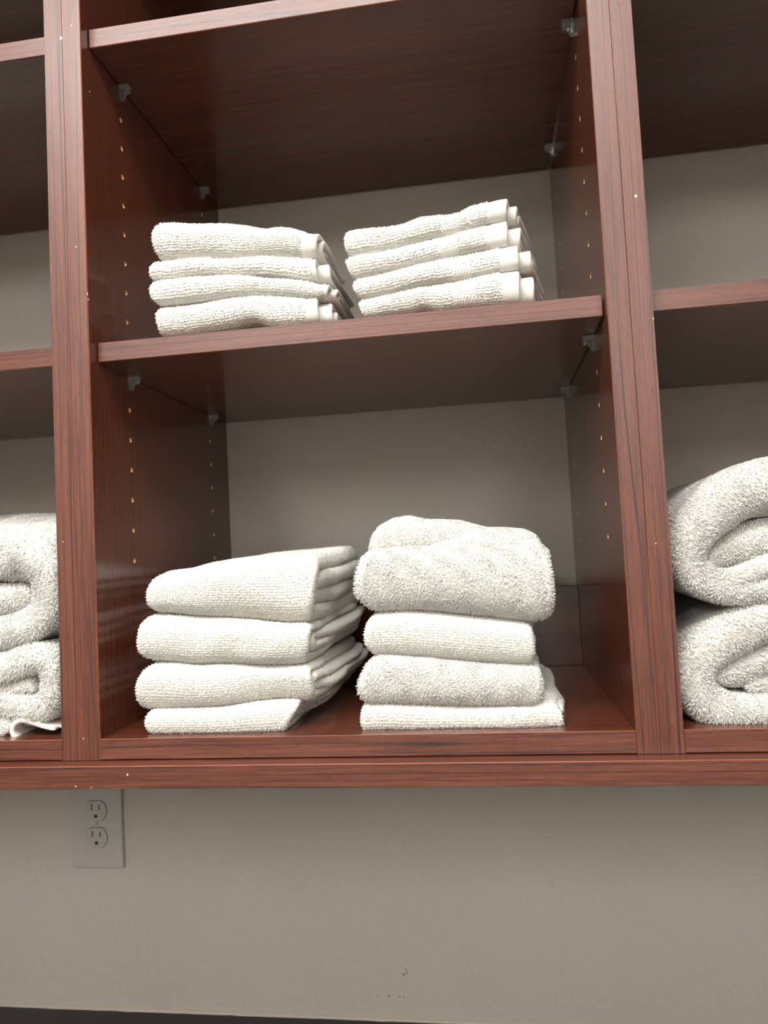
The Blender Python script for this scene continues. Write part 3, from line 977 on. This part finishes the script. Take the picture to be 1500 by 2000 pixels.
folded('hand_towel', 'T', FT, 'white ribbed hand towel second from the top in the left stack on the cabinet floor', 'hand towel', GT,
       [(65, 600), (85, 550), (110, 517), (220, 485), (420, 497), (600, 504), (800, 522), (1000, 542), (1145, 560)],
       [(60, 730), (100, 748), (160, 775), (420, 795), (640, 787), (800, 795), (950, 800), (1140, 785)],
       [(150, 772), (75, 725), (62, 670), (80, 570), (105, 525)], [(1100, 785), (1140, 690), (1145, 600), (1140, 560)], 0.262, 2, seed=32, vfront=0.016, stick=0.011, rough=0.0013,
       back_rise=lambda u, y, z: 0.006 * sst(y, 0.05, 0.22) + 0 * z)
folded('hand_towel', 'T', FT, 'white ribbed hand towel second from the bottom in the left stack on the cabinet floor', 'hand towel', GT,
       [(70, 890), (100, 830), (150, 790), (300, 785), (420, 797), (640, 789), (800, 797), (1000, 802), (1130, 820)],
       [(65, 1040), (100, 1055), (300, 1066), (600, 1052), (800, 1022), (950, 1012), (1100, 1030), (1165, 1020)],
       [(100, 1055), (72, 1020), (72, 930), (95, 850), (130, 800)], [(1140, 1035), (1162, 980), (1150, 900), (1120, 820)], 0.25, 2, seed=33, vfront=0.016, stick=0.013, rough=0.0013)
folded('hand_towel', 'T', FT, 'white ribbed hand towel at the bottom of the left stack on the cabinet floor', 'hand towel', GT,
       [(125, 1090), (150, 1065), (300, 1066), (600, 1054), (800, 1026), (950, 1018), (1075, 1040)],
       [(120, 1205), (170, 1216), (300, 1222), (600, 1222), (800, 1220), (970, 1216), (1080, 1212)],
       [(150, 1205), (128, 1160), (128, 1110), (145, 1070)], [(975, 1210), (1010, 1150), (1060, 1080), (1070, 1040)], 0.245, 2, seed=34, vfront=0.016, stick=0.010, rough=0.0012)

# ---- hand towels, right stack on the cabinet floor
FR = Frame(0.0, 0.0, 0.0)
GR = 'hand towels in the right stack on the cabinet floor'
def top_flap(S, rng):
    """the loose last folds lying on top of the thick towel, humped towards the back"""
    g1, p1 = lobe(S, rng, [(188, 260), (195, 190), (240, 130), (330, 82), (430, 68), (540, 92), (640, 92), (760, 95), (850, 118), (940, 140), (1060, 140), (1180, 152), (1260, 190), (1290, 250)], 0.070, 0.225, 0.010, 0.3)
    g2, p2 = lobe(S, rng, [(560, 262), (660, 232), (760, 205), (860, 172), (950, 156), (1050, 176), (1160, 208), (1260, 228), (1330, 275)], 0.046, 0.200, 0.012, 0.3)
    return [g1, g2], p1 + p2
folded('hand_towel', 'R', FR, 'thick fluffy white towel topping the right stack on the cabinet floor', 'hand towel', GR,
       [(80, 340), (110, 305), (200, 285), (400, 270), (700, 262), (1000, 262), (1250, 262), (1320, 275), (1368, 320)],
       [(75, 670), (150, 680), (200, 688), (400, 672), (600, 680), (800, 700), (1000, 722), (1200, 745), (1300, 752), (1368, 735)],
       [(190, 690), (110, 620), (78, 560), (78, 430), (95, 340), (130, 295)], [(1290, 755), (1345, 710), (1364, 600), (1362, 420), (1348, 310), (1310, 250)], 0.22, 2, pile='fluff', seed=41, vfront=0.014, is_top=True, flatness=0.75, ex=2.3, extra=top_flap, rough=0.0012)
folded('hand_towel', 'R', FR, 'white ribbed hand towel directly under the thick fluffy one on the cabinet floor', 'hand towel', GR,
       [(145, 800), (180, 740), (220, 695), (400, 678), (600, 686), (800, 706), (1000, 728), (1200, 752), (1255, 790)],
       [(140, 900), (190, 950), (300, 970), (600, 990), (900, 1020), (1150, 1032), (1255, 1035)],
       [(200, 960), (150, 890), (148, 830), (160, 780), (200, 710)], [(1225, 1032), (1250, 950), (1245, 870), (1225, 760)], 0.215, 2, seed=42, vfront=0.020, stick=0.004)
folded('hand_towel', 'R', FR, 'fluffy white hand towel second from the bottom in the right stack on the cabinet floor', 'hand towel', GR,
       [(100, 1110), (160, 1030), (220, 972), (300, 974), (600, 994), (900, 1024), (1150, 1036), (1240, 1040), (1290, 1070)],
       [(100, 1220), (150, 1252), (300, 1276), (600, 1286), (900, 1296), (1200, 1300), (1295, 1270)],
       [(150, 1250), (112, 1200), (108, 1130), (150, 1040), (200, 985)], [(1235, 1295), (1288, 1230), (1285, 1130), (1265, 1050)], 0.235, 2, pile='fluff', seed=43, vfront=0.016, stick=0.004)
folded('hand_towel', 'R', FR, 'white hand towel at the bottom of the right stack on the cabinet floor', 'hand towel', GR,
       [(110, 1330), (140, 1270), (300, 1280), (600, 1290), (900, 1298), (1200, 1290), (1300, 1270), (1380, 1275), (1445, 1320)],
       [(115, 1450), (200, 1466), (600, 1462), (1000, 1455), (1300, 1450), (1445, 1444)],
       [(145, 1450), (122, 1380), (122, 1310), (140, 1270)], [(1425, 1425), (1445, 1390), (1435, 1320), (1390, 1270)], 0.235, 2, seed=44, vfront=0.018, stick=0.004)

# ---- bath towels in the outer cabinets: thick folded sheets seen end-on
def end_on(name, key, label, group, sheets, y0, y1, seed, deform=None, hem=None):
    fr = Frame(0, 0, 0)
    LOCAL_CAM[0] = CAM
    rng = np.random.default_rng(seed)
    n1, n2, n3 = smooth_noise(rng, 6, 45.0), smooth_noise(rng, 6, 45.0), smooth_noise(rng, 6, 45.0)
    body, piles, hems = [], [], []
    for pts, half, dy, depth, is_hem in sheets:
        uz = np.array([fr.unproject(px, py, y0 + 0.008) for px, py in to_px(key, pts)])
        px_m = SCALE_CROPS[key][2] * FPX / 0.70 * 1.0
        hv = np.array(half, float) / px_m
        c = catmull(np.concatenate([uz, hv[:, None]], 1), 10)
        c, s = resample(c, 0.003)
        c2, rr = c[:, :2], c[:, 2]
        # round the sheet's two free ends
        d0 = s * (len(c) * 0.003)
        e = np.minimum(d0, d0[-1] - d0)
        r_full = rr
        rr = rr * np.sqrt(np.clip(1 - (1 - np.clip(e / np.maximum(rr, 1e-4), 0, 1)) ** 2, 0.0006, 1))
        G, J = sweep(c2, rr, y0 + dy, y0 + depth, na=40, cap=11, asq=0.9)
        G = np.stack([G[..., 1], G[..., 0], G[..., 2]], -1)           # (a,p,q) -> x=p, y=a, z=q
        G[..., 1] += ((r_full - rr) * (0.0 if is_hem else 1.4))[:, None]
        q = G.reshape(-1, 3)
        k = 0.0 if is_hem else 1.0
        G = G + np.stack([n1(q), n2(q), n3(q)], -1).reshape(G.shape) * np.array([0.0012, 0.0022, 0.0012]) * (0.4 + 0.6 * k)
        if deform is not None:
            G = deform(G)
        fl = orient(G, J)
        if is_hem:
            hems.append(G)
        else:
            body.append(G)
            M = len(c)
            ja = J['e0']
            piles.append(fluff_tufts(G, (1, M - 2), ja, rng, sp=0.00142, h=0.0034, flip=fl, comb=0.5, r=0.00046))
            na = 40; cut = int(na * (0.55 if key == 'L' else 0.30))
            piles.append(fluff_tufts(G, (1, M - 2), (J['out'][0], J['out'][0] + cut), rng, sp=0.0017, h=0.0031, flip=fl, comb=0.45, r=0.0005))
            piles.append(fluff_tufts(G, (1, M - 2), (J['inn'][1] - cut, J['inn'][1]), rng, sp=0.0017, h=0.0031, flip=fl, comb=0.45, r=0.0005))
    parts = [('body', 'grid', body, M_TOWEL, None), ('pile', 'tuft', piles, M_FLUFF, 'long fluffy white pile')]
    if hems: parts.append(('hem', 'grid', hems, M_HEM, 'thin curled woven hem'))
    allp = np.concatenate([g.reshape(-1, 3) for g in body])
    base = (float(allp[:, 0].mean()), y0, float(allp[:, 2].min()))
    return finish(name, fr, parts, label, 'bath towel', group, base)

GBR = 'bath towels in the right cabinet'
end_on('bath_towel', 'RU', 'fluffy white bath towel lying on another in the right cabinet', GBR, [
    ([(2500, 420), (2000, 340), (1400, 420), (1000, 575), (680, 820), (430, 1080), (345, 1320), (410, 1560), (620, 1750), (950, 1860), (1400, 1800), (2000, 1760), (2500, 1780)],
     [230, 270, 275, 262, 250, 225, 200, 170, 130, 105, 105, 110, 110], 0.0, 0.28, False),
    ([(470, 1440), (620, 1630), (850, 1700), (1100, 1630), (1400, 1500), (1900, 1440), (2500, 1450)], [90, 110, 115, 115, 115, 110, 110], 0.003, 0.27, False),
    ([(600, 1455), (850, 1345), (1100, 1240), (1400, 1180), (2000, 1100), (2500, 1080)], [90, 165, 215, 235, 230, 210], 0.012, 0.26, False),
], 0.020, 0.28, 51)
end_on('bath_towel', 'RL', 'fluffy white bath towel at the bottom of the right cabinet under another', GBR, [
    ([(2500, 420), (1900, 400), (1333, 400), (950, 560), (620, 760), (420, 980), (385, 1200), (470, 1420), (750, 1590), (1100, 1630), (1500, 1620), (2500, 1600)],
     [230, 240, 245, 240, 230, 215, 205, 205, 200, 185, 185, 190], 0.0, 0.28, False),
    ([(640, 1150), (850, 1100), (1050, 1040), (1333, 930), (1800, 850), (2500, 860)], [60, 150, 200, 215, 210, 200], 0.010, 0.27, False),
    ([(1050, 1330), (1333, 1260), (1800, 1230), (2500, 1240)], [60, 120, 150, 150], 0.012, 0.27, False),
], 0.018, 0.28, 52)
GBL = 'bath towels in the left cabinet'
def lift_back(G):
    G = G.copy()
    G[..., 2] += 0.027 * sst(G[..., 1], 0.07, 0.20) * sst(G[..., 2], 0.10, 0.17)
    return G
end_on('bath_towel', 'L', 'fluffy white bath towel lying folded on another in the left cabinet', GBL, [
    ([(-1000, 430), (-600, 400), (-250, 405), (0, 420), (190, 430), (310, 500), (352, 660), (330, 840), (210, 960), (0, 1040), (-300, 1080), (-1000, 1080)],
     [160, 165, 170, 175, 180, 150, 110, 120, 120, 130, 120, 120], 0.0, 0.27, False),
    ([(-1000, 750), (-500, 750), (-200, 765), (0, 765), (130, 750), (215, 740)], [130, 130, 130, 125, 110, 60], 0.010, 0.26, False),
], 0.022, 0.27, 53, deform=lift_back)
end_on('bath_towel', 'L', 'fluffy white bath towel at the bottom of the left cabinet with a curled hem', GBL, [
    ([(-1000, 1330), (-400, 1330), (0, 1310), (150, 1260), (290, 1215), (375, 1270), (395, 1400), (385, 1530), (300, 1620), (100, 1600), (-200, 1580), (-1000, 1580)],
     [120, 120, 118, 115, 100, 80, 70, 85, 95, 100, 100, 110], 0.0, 0.27, False),
    ([(-1000, 1450), (0, 1480), (150, 1450), (270, 1440)], [60, 60, 70, 60], 0.008, 0.26, False),
    ([(-1000, 1760), (-400, 1765), (-100, 1750), (20, 1740), (95, 1800)], [100, 100, 95, 80, 40], 0.002, 0.26, False),
    ([(470, 1765), (380, 1745), (290, 1715), (210, 1695), (150, 1715), (120, 1775), (150, 1835), (210, 1845)], [14, 16, 20, 22, 22, 20, 18, 14], 0.0, 0.10, True),
], 0.016, 0.27, 54)
